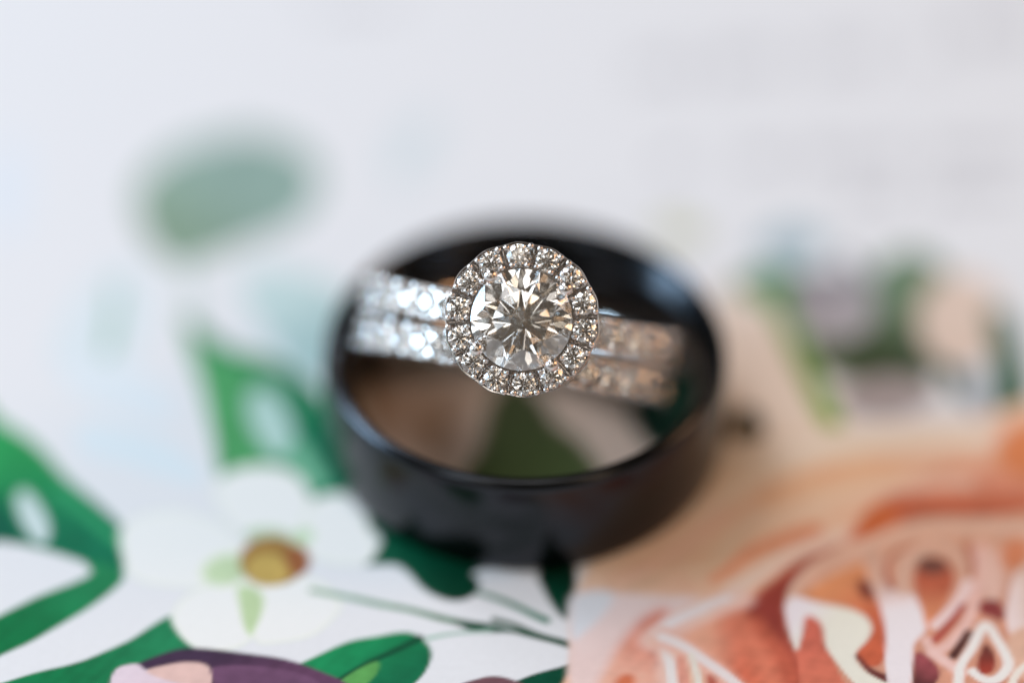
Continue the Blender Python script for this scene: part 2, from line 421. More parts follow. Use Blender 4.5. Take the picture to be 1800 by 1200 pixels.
('p','blade_leaf.2',(22,132,80),0.1,[(-14.62,-21.96),(-12.58,-20.01),(-10.49,-18.83),(-8.03,-18.14),(-6.61,-18.29),(-5.75,-19.27),(-5.63,-20.4),(-6.21,-21.86),(-7.58,-23.41),(-11.01,-25.8),(-13.79,-25.8)],(14,108,70),[(-9.44,-18.53),(-6.91,-21.96)]),
('s','blade_leaf.2',(10,74,48),0.18,[(-6.32,-18.63),(-8.0,-19.72),(-10.43,-21.47),(-13.15,-23.89)],None,(0.49,0.35)),
('p','blade_leaf.2',(92,160,84),0.21,[(-11.11,-22.2),(-9.04,-20.6),(-8.88,-21.47),(-9.69,-22.68),(-11.07,-23.65)]),
('p','blade_leaf.3',(0,70,48),0.1,[(-0.94,-22.92),(0.46,-21.76),(2.4,-21.08),(3.35,-20.99),(3.39,-23.89),(2.19,-25.8),(-1.29,-25.8)]),
('p','plum_flower',(62,44,66),0.14,[(-25.2,-22.25),(-24.15,-21.08),(-22.45,-20.01),(-20.36,-19.42),(-17.52,-19.81),(-14.68,-20.4),(-12.54,-21.38),(-10.68,-22.54),(-9.65,-24.37),(-9.59,-27.21),(-25.15,-27.21)],(96,62,88),[(-19.65,-19.52),(-16.99,-23.89)]),
('p','plum_flower',(226,208,216),0.18,[(-25.28,-21.96),(-23.88,-20.79),(-23.0,-21.38),(-20.94,-21.86),(-19.49,-22.73),(-20.65,-27.21),(-24.46,-27.21)],(222,200,206),[(-24.15,-20.99),(-21.58,-22.92)]),
('p','plum_flower',(222,186,176),0.18,[(-23.14,-21.47),(-21.7,-20.79),(-19.95,-20.69),(-19.14,-21.28),(-19.21,-22.73),(-20.55,-22.63)]),
('p','plum_flower',(112,76,104),0.21,[(-19.14,-21.38),(-17.48,-20.89),(-14.65,-21.28),(-12.5,-22.44),(-13.14,-24.37),(-17.32,-24.37)]),
('p','plum_flower.1',(112,76,82),0.1,[(-4.09,-23.02),(-2.77,-22.15),(-1.71,-21.86),(-0.59,-22.15),(0.28,-23.02),(0.45,-26.27),(-4.06,-26.27)]),
('p','rose',(242,213,189),0.52,[(3.41,-14.55),(4.26,-12.52),(5.19,-10.47),(8.17,-6.31),(11.24,-1.53),(14.22,-0.72),(18.72,0.37),(23.94,0.75),(29.18,1.18),(36.67,1.73),(35.72,-27.21),(3.21,-27.21),(3.06,-21.47),(2.96,-17.05)],(234,184,153),[(14.17,-2.07),(20.98,-12.52)]),
('s','rose',(245,222,206),2.0,[(12.7,-2.07),(17.9,-1.26),(23.87,-0.45),(30.93,-0.18)],None,(1.85,1.85)),
('p','rose',(227,189,160),0.88,[(5.15,-13.43),(9.93,-8.92),(13.34,-4.73),(15.2,-4.2),(13.58,-8.4),(10.19,-12.52),(6.91,-15.05)],(238,206,180),[(6.59,-13.03),(14.05,-5.26)]),
('p','rose',(240,193,155),1.2,[(15.13,-5.79),(18.55,-3.14),(23.03,-2.07),(25.18,-3.14),(22.84,-5.26),(19.47,-6.84),(16.87,-7.88)]),
('s','rose',(242,202,173),1.3,[(11.63,-12.52),(15.37,-8.92),(19.08,-7.36)],None,(2.16,1.44)),
('s','rose',(229,152,116),0.78,[(12.14,-13.43),(14.94,-10.73),(18.64,-8.92)],None,(0.72,1.22)),
('s','rose',(242,209,191),0.65,[(13.36,-14.29),(16.34,-11.76),(19.68,-9.7),(22.26,-8.92)],None,(1.22,0.94)),
('p','rose',(229,160,132),0.91,[(20.77,-9.7),(23.15,-6.31),(25.86,-3.94),(29.62,-2.87),(38.01,-3.67),(37.5,-8.92),(32.14,-7.99),(28.53,-7.52),(25.24,-7.78),(22.6,-9.44)],(196,101,70),[(28.1,-3.4),(28.16,-7.62)]),
('p','rose',(202,108,65),0.6,[(24.01,-6.95),(24.1,-7.46),(23.97,-8.08),(23.67,-8.71),(23.22,-9.25),(22.7,-9.62),(22.19,-9.77),(21.77,-9.67),(21.49,-9.34),(21.4,-8.82),(21.52,-8.21),(21.82,-7.58),(22.27,-7.03),(22.79,-6.66),(23.3,-6.51),(23.73,-6.61)]),
('p','rose',(218,134,88),1.33,[(35.26,-1.53),(35.0,-2.55),(34.45,-3.42),(33.68,-4.0),(32.82,-4.2),(31.99,-4.0),(31.32,-3.42),(30.91,-2.55),(30.83,-1.53),(31.08,-0.49),(31.63,0.38),(32.4,0.97),(33.27,1.18),(34.11,0.97),(34.78,0.38),(35.18,-0.49)]),
('s','rose',(157,76,58),0.6,[(24.49,-8.09),(27.08,-7.52),(29.99,-7.57),(33.19,-8.4)],None,(0.44,0.52)),
('p','rose',(234,170,141),0.76,[(9.67,-18.53),(11.86,-16.55),(14.78,-14.55),(17.02,-12.52),(19.98,-10.99),(18.79,-13.03),(16.88,-15.55),(16.57,-18.53),(17.62,-22.44),(18.43,-27.21),(13.93,-27.21),(12.03,-21.96)],(206,101,74),[(11.12,-17.55),(14.98,-18.53)]),
('s','rose',(218,124,96),2.59,[(13.6,-17.55),(15.23,-20.99),(16.79,-25.32)],None,(2.16,2.52)),
('p','rose',(175,78,60),1.04,[(14.01,-16.05),(15.34,-14.14),(17.41,-11.91),(20.38,-10.22),(18.86,-11.76),(17.24,-14.04),(16.57,-16.3),(16.82,-18.53),(17.49,-21.47),(18.08,-27.21),(17.05,-27.21),(16.55,-22.92),(15.98,-20.01),(15.19,-17.79)],(150,63,54),[(19.28,-10.47),(16.46,-17.05)]),
('s','rose',(196,98,74),1.56,[(14.68,-17.05),(16.15,-20.01),(17.53,-24.37)],None,(0.72,1.44)),
('p','rose',(218,168,142),0.22,[(16.67,-16.3),(17.32,-13.79),(19.05,-11.5),(21.48,-9.96),(24.85,-8.14),(28.51,-7.88),(37.53,-8.66),(35.72,-27.21),(18.43,-27.21),(17.62,-22.44)],(211,150,124),[(21.12,-9.96),(24.09,-20.01)]),
('s','rose',(225,186,164),0.25,[(16.72,-16.05),(17.2,-14.04),(18.51,-12.32),(20.08,-11.14),(21.79,-10.27),(23.69,-9.34),(26.27,-8.72),(29.18,-8.61),(33.14,-9.03)],None,(0.49,1.19)),
('p','rose',(218,144,99),0.22,[(17.7,-14.85),(18.75,-13.84),(19.98,-12.93),(21.69,-11.91),(21.89,-13.49),(22.36,-15.2),(22.68,-17.55),(22.57,-20.01),(21.95,-20.99),(20.71,-20.5),(20.59,-19.52),(21.75,-17.79),(20.78,-15.95),(18.68,-15.35)],(204,101,70),[(18.74,-14.04),(22.09,-18.04)]),
('p','rose',(124,62,51),0.52,[(22.06,-13.96),(22.14,-14.32),(22.15,-14.67),(22.08,-14.96),(21.95,-15.13),(21.78,-15.17),(21.59,-15.07),(21.41,-14.85),(21.27,-14.53),(21.19,-14.17),(21.19,-13.81),(21.25,-13.53),(21.38,-13.35),(21.56,-13.31),(21.75,-13.41),(21.92,-13.64)]),
('p','rose',(206,106,87),0.21,[(17.4,-16.8),(18.6,-16.85),(19.13,-19.03),(19.43,-21.47),(20.34,-23.89),(20.16,-27.21),(17.74,-27.21),(17.14,-21.47),(17.01,-19.03)],(216,119,94),[(17.88,-17.05),(18.67,-22.44)]),
('p','rose',(238,227,229),0.18,[(16.55,-15.85),(16.9,-15.15),(17.34,-15.0),(18.84,-15.65),(20.32,-16.0),(21.42,-16.6),(21.83,-17.59),(21.48,-18.68),(20.83,-19.67),(20.68,-20.35),(21.16,-21.28),(21.89,-21.96),(23.19,-23.02),(23.08,-24.84),(21.08,-23.17),(19.94,-21.72),(19.34,-20.4),(18.95,-19.13),(18.74,-17.59),(18.28,-16.85),(17.68,-16.8),(17.47,-18.29),(17.12,-19.62),(16.87,-18.98),(16.6,-17.05)],(234,229,213),[(17.22,-16.05),(19.28,-17.55)]),
('s','rose',(112,54,51),0.21,[(20.8,-20.11),(21.54,-21.28),(22.55,-22.1)],None,(0.28,0.63)),
('p','rose',(211,168,146),0.22,[(21.67,-11.09),(22.53,-10.58),(23.04,-11.6),(23.09,-13.28),(23.39,-14.14),(24.58,-14.6),(25.09,-16.05),(25.19,-17.74),(24.39,-19.13),(24.16,-21.08),(23.69,-23.89),(22.65,-23.89),(22.54,-21.08),(22.65,-17.59),(22.4,-15.2),(22.0,-13.49)],(242,227,227),[(22.74,-13.03),(23.61,-16.3)]),
('s','rose',(177,101,80),0.22,[(24.93,-10.37),(23.76,-11.09),(23.16,-12.11),(23.15,-13.43),(23.39,-14.14)],None,(0.22,0.43)),
('p','rose',(184,96,70),0.25,[(24.75,-13.13),(25.26,-11.91),(26.09,-11.35),(26.92,-11.81),(27.27,-13.03),(27.03,-14.34),(26.34,-15.95),(25.35,-17.94),(25.01,-15.65)],(220,141,103),[(25.94,-13.54),(25.59,-16.55)]),
('p','rose',(114,72,62),0.58,[(26.96,-12.26),(26.84,-12.57),(26.6,-12.81),(26.25,-12.95),(25.86,-12.98),(25.49,-12.88),(25.19,-12.67),(25.0,-12.38),(24.96,-12.06),(25.07,-11.76),(25.32,-11.52),(25.67,-11.37),(26.06,-11.35),(26.43,-11.45),(26.73,-11.66),(26.92,-11.94)]),
('s','rose',(218,180,159),0.25,[(24.01,-14.55),(24.21,-12.52),(25.1,-10.99),(26.44,-10.37),(27.69,-11.09),(28.15,-12.72),(27.98,-14.04)],None,(0.58,0.72)),
('s','rose',(240,211,207),0.22,[(28.07,-13.84),(27.62,-15.05),(26.75,-16.25),(25.74,-17.45)],None,(0.72,0.65)),
('s','rose',(178,98,70),0.25,[(28.26,-10.22),(28.44,-11.7),(28.3,-13.13)],None,(0.5,0.36)),
('s','rose',(171,80,69),0.18,[(27.71,-15.75),(26.74,-17.35),(25.69,-18.68)],None,(0.5,0.58)),
('s','rose',(232,189,177),0.22,[(29.11,-10.47),(28.99,-13.03),(28.45,-15.35),(27.81,-17.25),(26.55,-19.03),(25.52,-19.62),(25.16,-18.73)],None,(0.72,0.65)),
('p','rose',(229,189,173),0.78,[(30.5,-13.03),(30.36,-14.0),(30.14,-14.82),(29.87,-15.36),(29.58,-15.55),(29.32,-15.36),(29.13,-14.82),(29.04,-14.0),(29.06,-13.03),(29.19,-12.05),(29.41,-11.23),(29.69,-10.67),(29.98,-10.47),(30.24,-10.67),(30.43,-11.23),(30.52,-12.05)]),
('p','rose',(214,135,98),0.78,[(32.24,-11.09),(32.13,-11.64),(31.9,-12.1),(31.6,-12.41),(31.26,-12.52),(30.93,-12.41),(30.68,-12.1),(30.53,-11.64),(30.51,-11.09),(30.62,-10.54),(30.84,-10.07),(31.15,-9.76),(31.49,-9.65),(31.81,-9.76),(32.07,-10.07),(32.22,-10.54)]),
('s','rose',(85,51,47),0.18,[(27.82,-18.14),(27.33,-19.03),(26.76,-20.01)],None,(0.56,0.63)),
('p','rose',(144,67,65),0.24,[(28.8,-15.55),(29.57,-15.25),(30.21,-15.75),(30.11,-16.95),(29.42,-16.75),(28.8,-16.45)]),
('p','rose',(152,76,80),0.24,[(24.37,-20.01),(25.14,-20.11),(25.82,-21.38),(25.31,-22.68),(24.16,-23.17)],(101,54,54),[(25.45,-20.74),(24.26,-22.68)]),
('s','rose',(236,196,186),0.5,[(25.51,-19.81),(26.43,-20.69),(27.15,-21.47)],None,(0.77,0.7)),
('p','rose',(236,216,211),0.25,[(32.9,-11.76),(31.58,-12.52),(30.88,-13.64),(30.48,-15.45),(30.31,-17.59),(30.9,-18.63),(33.07,-18.04)],(218,184,162),[(30.72,-15.55),(32.58,-15.55)]),
('p','rose',(224,180,155),0.5,[(30.39,-18.34),(32.39,-17.74),(32.68,-22.44),(30.31,-21.47)]),
('s','rose',(242,231,224),0.17,[(26.73,-23.89),(27.14,-21.08),(27.94,-19.42),(28.9,-17.45),(29.52,-18.58),(30.01,-19.96),(30.06,-21.08),(29.42,-22.05),(28.64,-22.15),(27.93,-21.38)],None,(0.63,0.63)),
('p','rose',(112,58,51),0.18,[(28.74,-19.13),(29.2,-19.52),(29.37,-20.5),(29.12,-21.47),(28.41,-21.57),(28.27,-20.6)],(160,65,52),[(29.0,-19.42),(28.7,-21.47)]),
('s','rose',(240,227,214),0.22,[(32.19,-20.01),(30.58,-21.57),(29.84,-23.89)],None,(0.36,0.58)),
('p','rose',(238,218,214),0.78,[(3.34,-14.85),(5.84,-14.55),(8.7,-14.8),(11.19,-15.05),(9.0,-17.05),(7.2,-18.04),(5.01,-22.44),(3.56,-27.21),(3.1,-24.37),(2.95,-18.53)],(236,209,202),[(3.69,-15.55),(5.75,-20.5)]),
('p','rose',(225,227,231),0.91,[(3.12,-15.15),(4.77,-14.34),(5.77,-14.85),(5.17,-16.35),(4.01,-18.04),(3.16,-18.53)]),
('p','rose',(238,180,157),1.43,[(5.75,-20.01),(7.4,-17.05),(9.02,-16.05),(8.76,-18.04),(8.91,-20.5),(9.18,-23.89),(5.66,-25.8),(4.65,-23.41)],(222,135,114),[(5.71,-22.44),(8.29,-17.05)]),
('s','rose',(202,101,76),0.52,[(8.12,-18.14),(8.23,-19.52),(8.49,-20.69)],None,(0.43,0.5)),
('p','rose',(211,116,81),0.76,[(6.9,-21.91),(6.95,-22.17),(6.9,-22.45),(6.77,-22.72),(6.58,-22.93),(6.35,-23.05),(6.12,-23.07),(5.92,-22.97),(5.79,-22.78),(5.74,-22.52),(5.79,-22.24),(5.92,-21.97),(6.11,-21.76),(6.34,-21.64),(6.57,-21.62),(6.77,-21.72)]),
('s','rose',(242,202,188),1.3,[(13.69,-15.05),(11.34,-16.15),(9.34,-17.74),(8.25,-18.63)],None,(1.58,1.8)),
('s','rose',(243,227,225),0.25,[(12.98,-15.05),(11.35,-15.85),(9.35,-17.25),(8.41,-18.14)],None,(0.58,0.94)),
('s','rose',(238,196,180),1.01,[(8.62,-18.24),(9.14,-20.01),(9.49,-25.32)],None,(1.4,2.1)),
('s','rose',(242,229,224),0.21,[(8.48,-18.14),(8.94,-19.52),(9.24,-21.47),(9.35,-25.32)],None,(0.63,0.63)),
('s','rose',(238,184,164),1.17,[(8.78,-18.63),(10.51,-20.01),(12.04,-21.76),(14.7,-25.32)],None,(1.44,1.66)),
('s','rose',(242,224,220),0.21,[(8.79,-18.44),(10.35,-19.52),(11.72,-20.89),(13.41,-22.73),(14.73,-24.65)],None,(0.77,0.56)),
('s','rose',(234,225,211),0.25,[(10.51,-20.01),(10.84,-21.96),(10.95,-25.32)],None,(0.43,0.5)),
('p','rose',(227,157,137),0.21,[(9.63,-20.11),(10.11,-20.5),(10.34,-22.44),(10.32,-25.32),(9.84,-25.32),(9.71,-22.44)]),
('p','rose',(206,105,87),0.5,[(11.41,-21.67),(12.09,-22.34),(13.0,-24.37),(11.57,-25.32),(11.5,-23.41)]),
('s','rose',(247,218,196),1.43,[(11.43,-7.36),(15.2,-4.2),(19.34,-2.17),(23.84,-0.88),(29.06,-0.45)],None,(0.36,0.79)),
('s','rose',(234,184,152),1.47,[(12.02,-9.18),(15.12,-6.05),(19.24,-4.04),(23.73,-2.76),(28.92,-2.33)],None,(0.37,0.81)),
('s','rose',(245,211,189),1.43,[(12.61,-11.24),(15.04,-8.14),(19.14,-6.16),(23.6,-4.89),(28.76,-4.47)],None,(0.36,0.79)),
('s','rose',(238,196,173),1.3,[(6.22,-13.54),(9.51,-11.24),(12.88,-7.62)],None,(0.65,1.08)),
('s','text_line.0',(132,128,136),0.12,[(8.32,36.8),(8.36,37.79),(8.34,38.78)],None,(0.2,0.2)),
('s','text_line.0',(132,128,136),0.12,[(8.86,36.55),(9.1,37.85),(9.16,39.16)],None,(0.2,0.2)),
('s','text_line.0',(132,128,136),0.12,[(9.61,36.82),(9.71,37.93),(9.69,39.05)],None,(0.2,0.2)),
('s','text_line.0',(132,128,136),0.12,[(10.19,37.01),(10.17,38.0),(10.53,38.99)],None,(0.2,0.2)),
('s','text_line.0',(132,128,136),0.12,[(10.93,36.35),(11.15,38.08),(11.02,39.83)],None,(0.21,0.21)),
('s','text_line.0',(132,128,136),0.12,[(11.55,36.61),(11.74,38.15),(11.91,39.71)],None,(0.21,0.21)),
('s','text_line.0',(132,128,136),0.12,[(13.48,36.77),(13.59,38.37),(13.57,39.97)],None,(0.2,0.2)),
('s','text_line.0',(132,128,136),0.12,[(14.16,37.47),(14.42,38.44),(14.5,39.42)],None,(0.21,0.21)),
('s','text_line.0',(132,128,136),0.12,[(14.84,37.32),(15.09,38.52),(15.08,39.72)],None,(0.21,0.21)),
('s','text_line.0',(132,128,136),0.12,[(15.6,36.82),(15.73,38.6),(15.82,40.4)],None,(0.2,0.2)),
('s','text_line.0',(132,128,136),0.12,[(16.32,37.34),(16.3,38.68),(16.46,40.03)],None,(0.2,0.2)),
('s','text_line.0',(132,128,136),0.12,[(17.09,37.84),(17.03,38.77),(17.34,39.7)],None,(0.21,0.21)),
('s','text_line.0',(132,128,136),0.12,[(17.68,37.38),(17.79,38.84),(17.86,40.3)],None,(0.21,0.21)),
('s','text_line.0',(132,128,136),0.12,[(18.51,37.84),(18.59,38.93),(18.61,40.02)],None,(0.21,0.21)),
('s','text_line.0',(132,128,136),0.12,[(21.16,37.54),(21.24,39.23),(21.47,40.92)],None,(0.2,0.2)),
('s','text_line.0',(132,128,136),0.12,[(21.98,38.32),(21.93,39.31),(22.1,40.31)],None,(0.21,0.21)),
('s','text_line.0',(132,128,136),0.12,[(22.7,37.86),(22.75,39.4),(22.92,40.95)],None,(0.21,0.21)),
('s','text_line.0',(132,128,136),0.12,[(23.29,38.09),(23.26,39.46),(23.65,40.85)],None,(0.21,0.21)),
('s','text_line.0',(132,128,136),0.12,[(24.05,37.64),(24.31,39.55),(24.58,41.47)],None,(0.21,0.21)),
('s','text_line.0',(132,128,136),0.12,[(24.63,38.42),(24.93,39.61),(25.0,40.81)],None,(0.21,0.21)),
('s','text_line.0',(132,128,136),0.12,[(28.8,38.32),(28.9,40.08),(29.03,41.86)],None,(0.2,0.2)),
('s','text_line.0',(132,128,136),0.12,[(29.51,39.12),(29.59,40.15),(29.96,41.19)],None,(0.2,0.2)),
('s','text_line.1',(132,128,136),0.12,[(9.7,26.9),(9.88,27.64),(9.8,28.38)],None,(0.2,0.2)),
('s','text_line.1',(132,128,136),0.12,[(10.3,26.98),(10.55,27.66),(10.42,28.35)],None,(0.19,0.19)),
('s','text_line.1',(132,128,136),0.12,[(10.87,27.03),(10.79,27.69),(10.9,28.35)],None,(0.2,0.2)),
('s','text_line.1',(132,128,136),0.12,[(11.57,26.99),(11.49,27.72),(11.73,28.44)],None,(0.2,0.2)),
('s','text_line.1',(132,128,136),0.12,[(15.49,26.87),(15.68,27.88),(15.65,28.9)],None,(0.2,0.2)),
('s','text_line.1',(132,128,136),0.12,[(16.28,26.95),(16.28,27.92),(16.44,28.89)],None,(0.2,0.2)),
('s','text_line.1',(132,128,136),0.12,[(16.81,27.01),(16.81,27.94),(17.16,28.87)],None,(0.2,0.2)),
('s','text_line.1',(132,128,136),0.12,[(17.55,26.98),(17.48,27.97),(17.66,28.96)],None,(0.2,0.2)),
('s','text_line.1',(132,128,136),0.12,[(18.14,27.23),(18.14,28.0),(18.48,28.77)],None,(0.2,0.2)),
('s','text_line.1',(132,128,136),0.12,[(19.84,27.03),(20.12,28.07),(20.02,29.11)],None,(0.2,0.2)),
('s','text_line.1',(132,128,136),0.12,[(20.6,27.0),(20.82,28.1),(20.93,29.21)],None,(0.2,0.2)),
('s','text_line.1',(132,128,136),0.12,[(21.27,27.44),(21.27,28.13),(21.61,28.81)],None,(0.2,0.2)),
('s','text_line.1',(132,128,136),0.12,[(22.01,26.85),(22.08,28.16),(22.33,29.47)],None,(0.19,0.19)),
('s','text_line.1',(132,128,136),0.12,[(22.76,27.1),(22.99,28.19),(23.01,29.29)],None,(0.19,0.19)),
('s','text_line.1',(132,128,136),0.12,[(23.45,27.09),(23.49,28.22),(23.87,29.35)],None,(0.2,0.2)),
('s','text_line.1',(132,128,136),0.12,[(24.26,27.58),(24.53,28.25),(24.64,28.93)],None,(0.2,0.2)),
('s','text_line.1',(132,128,136),0.12,[(24.97,27.64),(25.21,28.28),(25.01,28.93)],None,(0.2,0.2)),
('s','text_line.1',(132,128,136),0.12,[(25.72,27.2),(25.7,28.32),(25.85,29.44)],None,(0.2,0.2)),
('s','text_line.1',(132,128,136),0.12,[(26.42,27.3),(26.64,28.35),(26.84,29.39)],None,(0.2,0.2)),
('s','text_line.1',(132,128,136),0.12,[(28.61,27.81),(28.84,28.44),(28.66,29.06)],None,(0.2,0.2)),
('s','text_line.1',(132,128,136),0.12,[(29.31,27.27),(29.59,28.47),(29.62,29.68)],None,(0.2,0.2)),
('s','text_line.1',(132,128,136),0.12,[(30.1,27.73),(30.28,28.5),(30.26,29.27)],None,(0.2,0.2)),
('s','text_line.1',(132,128,136),0.12,[(30.84,27.34),(30.97,28.53),(31.14,29.73)],None,(0.2,0.2)),
('s','text_line.1',(132,128,136),0.12,[(31.4,27.91),(31.54,28.56),(31.61,29.2)],None,(0.2,0.2)),
('s','text_line.1',(132,128,136),0.12,[(32.13,27.52),(32.14,28.59),(32.36,29.66)],None,(0.2,0.2)),
('s','text_line.1',(132,128,136),0.12,[(32.86,27.61),(32.83,28.62),(33.27,29.63)],None,(0.2,0.2)),
('s','text_line.1',(132,128,136),0.12,[(33.64,27.97),(33.77,28.65),(33.82,29.33)],None,(0.2,0.2)),
('s','text_line.1',(132,128,136),0.12,[(34.36,27.83),(34.39,28.68),(34.61,29.53)],None,(0.2,0.2)),
('s','text_line.1',(132,128,136),0.12,[(35.16,28.03),(35.14,28.71),(35.44,29.4)],None,(0.2,0.2)),
('s','text_line.1',(132,128,136),0.12,[(38.3,27.59),(38.57,28.85),(38.47,30.12)],None,(0.2,0.2)),
('s','text_line.1',(132,128,136),0.12,[(39.11,28.12),(39.17,28.88),(39.5,29.65)],None,(0.2,0.2)),
('s','text_line.2',(132,128,136),0.12,[(22.94,22.82),(22.94,23.95),(23.04,25.09)],None,(0.19,0.19)),
('s','text_line.2',(132,128,136),0.12,[(23.6,23.2),(23.72,23.98),(23.97,24.75)],None,(0.2,0.2)),
('s','text_line.2',(132,128,136),0.12,[(24.32,23.45),(24.35,24.0),(24.52,24.56)],None,(0.2,0.2)),
('s','text_line.2',(132,128,136),0.12,[(24.94,23.0),(25.06,24.03),(25.02,25.06)],None,(0.19,0.19)),
('s','text_line.2',(132,128,136),0.12,[(25.51,22.94),(25.59,24.05),(25.88,25.17)],None,(0.2,0.2)),
('s','text_line.2',(132,128,136),0.12,[(28.64,23.22),(28.7,24.17),(29.05,25.13)],None,(0.2,0.2)),
('s','text_line.2',(132,128,136),0.12,[(29.27,23.04),(29.34,24.2),(29.69,25.36)],None,(0.2,0.2)),
('s','text_line.2',(132,128,136),0.12,[(30.01,23.27),(30.12,24.23),(30.12,25.19)],None,(0.19,0.19)),
('s','text_line.2',(132,128,136),0.12,[(30.75,23.46),(30.92,24.25),(30.84,25.05)],None,(0.2,0.2)),
('s','text_line.2',(132,128,136),0.12,[(31.29,23.63),(31.51,24.27),(31.38,24.92)],None,(0.2,0.2)),
('s','text_line.2',(132,128,136),0.12,[(32.04,23.51),(32.19,24.3),(32.22,25.1)],None,(0.2,0.2)),
('s','text_line.2',(132,128,136),0.12,[(32.74,23.72),(32.81,24.33),(33.13,24.94)],None,(0.2,0.2)),
('s','text_line.2',(132,128,136),0.12,[(33.27,23.37),(33.35,24.35),(33.47,25.34)],None,(0.19,0.19)),
('s','text_line.2',(132,128,136),0.12,[(33.82,23.81),(34.09,24.37),(34.16,24.94)],None,(0.2,0.2)),
('s','text_line.2',(132,128,136),0.12,[(37.53,23.86),(37.68,24.52),(37.77,25.17)],None,(0.2,0.2)),
('s','text_line.2',(132,128,136),0.12,[(38.16,23.37),(38.42,24.54),(38.68,25.73)],None,(0.2,0.2)),
('s','text_line.3',(132,128,136),0.12,[(31.69,40.68),(31.92,42.38),(32.2,44.1)],None,(0.21,0.21)),
('s','text_line.3',(132,128,136),0.12,[(32.3,40.56),(32.47,42.46),(32.75,44.38)],None,(0.21,0.21)),
('s','text_line.3',(132,128,136),0.12,[(33.11,40.91),(33.23,42.57),(33.38,44.24)],None,(0.21,0.21)),
('s','text_line.3',(132,128,136),0.12,[(33.75,41.07),(34.12,42.65),(34.29,44.24)],None,(0.2,0.2)),
('s','text_line.3',(132,128,136),0.12,[(34.42,41.4),(34.71,42.73),(34.67,44.07)],None,(0.2,0.2)),
('s','text_line.3',(132,128,136),0.12,[(35.12,41.91),(35.13,42.82),(35.4,43.73)],None,(0.21,0.21)),
('s','text_line.3',(132,128,136),0.12,[(35.8,41.35),(35.94,42.91),(36.37,44.49)],None,(0.21,0.21)),
('s','text_line.3',(132,128,136),0.12,[(36.56,41.94),(36.55,43.01),(37.06,44.08)],None,(0.2,0.2)),
('s','text_line.3',(132,128,136),0.12,[(37.32,41.21),(37.58,43.11),(37.69,45.03)],None,(0.2,0.2)),
('s','text_line.3',(132,128,136),0.12,[(39.84,41.53),(40.22,43.44),(40.43,45.37)],None,(0.2,0.2)),
('s','text_line.3',(132,128,136),0.12,[(40.49,42.36),(40.58,43.51),(41.01,44.68)],None,(0.2,0.2)),
('s','text_line.3',(132,128,136),0.12,[(41.02,41.83),(41.31,43.59),(41.5,45.37)],None,(0.2,0.2)),
('s','text_line.3',(132,128,136),0.12,[(41.89,42.51),(42.08,43.7),(42.1,44.89)],None,(0.2,0.2)),
('s','text_line.3',(132,128,136),0.12,[(42.49,42.84),(42.57,43.77),(42.64,44.71)],None,(0.2,0.2)),
('s','text_line.3',(132,128,136),0.12,[(42.94,41.86),(43.12,43.84),(43.62,45.85)],None,(0.21,0.21)),
('s','text_line.4',(132,128,136),0.12,[(-14.62,45.08),(-14.45,46.06),(-14.47,47.04)],None,(0.2,0.2)),
('s','text_line.4',(132,128,136),0.12,[(-13.93,45.26),(-13.81,46.1),(-13.84,46.94)],None,(0.21,0.21)),
('s','text_line.4',(132,128,136),0.12,[(-13.26,45.6),(-13.08,46.14),(-13.17,46.68)],None,(0.21,0.21)),
('s','text_line.4',(132,128,136),0.12,[(-12.7,45.62),(-12.52,46.17),(-12.71,46.72)],None,(0.21,0.21)),
('s','text_line.4',(132,128,136),0.13,[(-12.05,45.38),(-11.87,46.21),(-12.04,47.05)],None,(0.21,0.21)),
('s','text_line.4',(132,128,136),0.12,[(-11.4,45.56),(-11.53,46.25),(-11.16,46.94)],None,(0.21,0.21)),
('s','text_line.4',(132,128,136),0.12,[(-10.85,45.29),(-10.94,46.28),(-10.92,47.27)],None,(0.21,0.21)),
('s','text_line.4',(132,128,136),0.12,[(-10.07,45.41),(-10.13,46.32),(-9.97,47.24)],None,(0.21,0.21)),
('s','text_line.4',(132,128,136),0.12,[(-9.4,45.51),(-9.47,46.36),(-9.18,47.22)],None,(0.21,0.21)),
]


def lin(c):
    c = np.asarray(c, float) / 255.0
    return np.where(c <= 0.04045, c / 12.92, ((c + 0.055) / 1.055) ** 2.4)


def catmull(p, closed, k=4):
    p = np.asarray(p, float)
    if closed:
        q = np.concatenate([p[-1:], p, p[:2]])
    else:
        q = np.concatenate([2 * p[:1] - p[1:2], p, 2 * p[-1:] - p[-2:-1]])
    out = []
    for i in range(1, len(q) - 2):
        a, b, c, d = q[i - 1:i + 3]
        for t in np.arange(k) / k:
            out.append(0.5 * (2 * b + (c - a) * t + (2 * a - 5 * b + 4 * c - d) * t * t + (3 * b - a - 3 * c + d) * t ** 3))
    if not closed:
        out.append(p[-1])
    return np.array(out)


def axis(parts):
    out = []
    for a, b, s in parts:
        out.append(np.linspace(a, b, max(2, int(round((b - a) / s))) + 1)[:-1])
    return np.concatenate(out + [[parts[-1][1]]])


XS = axis([(-63, -44, 3.0), (-44, 44, 0.2), (44, 64, 3.0)])
YS = axis([(-58, -28, 3.0), (-28, -6, 0.17), (-6, 20, 0.26), (20, 60, 0.4), (60, 120, 4.0)])
GX, GY = np.meshgrid(XS, YS)
INK = np.empty(GX.shape + (3,))
INK[:] = lin((228, 228, 229))
OWNER = np.zeros(GX.shape, int)


def waves(seed, lo, hi, n=14):
    """soft random field made of plane waves with wavelengths lo..hi millimetres"""
    r = np.random.RandomState(seed)
    out = np.zeros(GX.shape)
    for _ in range(n):
        k = 2 * math.pi / math.exp(r.uniform(math.log(lo), math.log(hi)))
        a, p = r.uniform(0, 2 * math.pi, 2)
        out += np.sin(k * (GX * math.cos(a) + GY * math.sin(a)) + p)
    return out / math.sqrt(n)


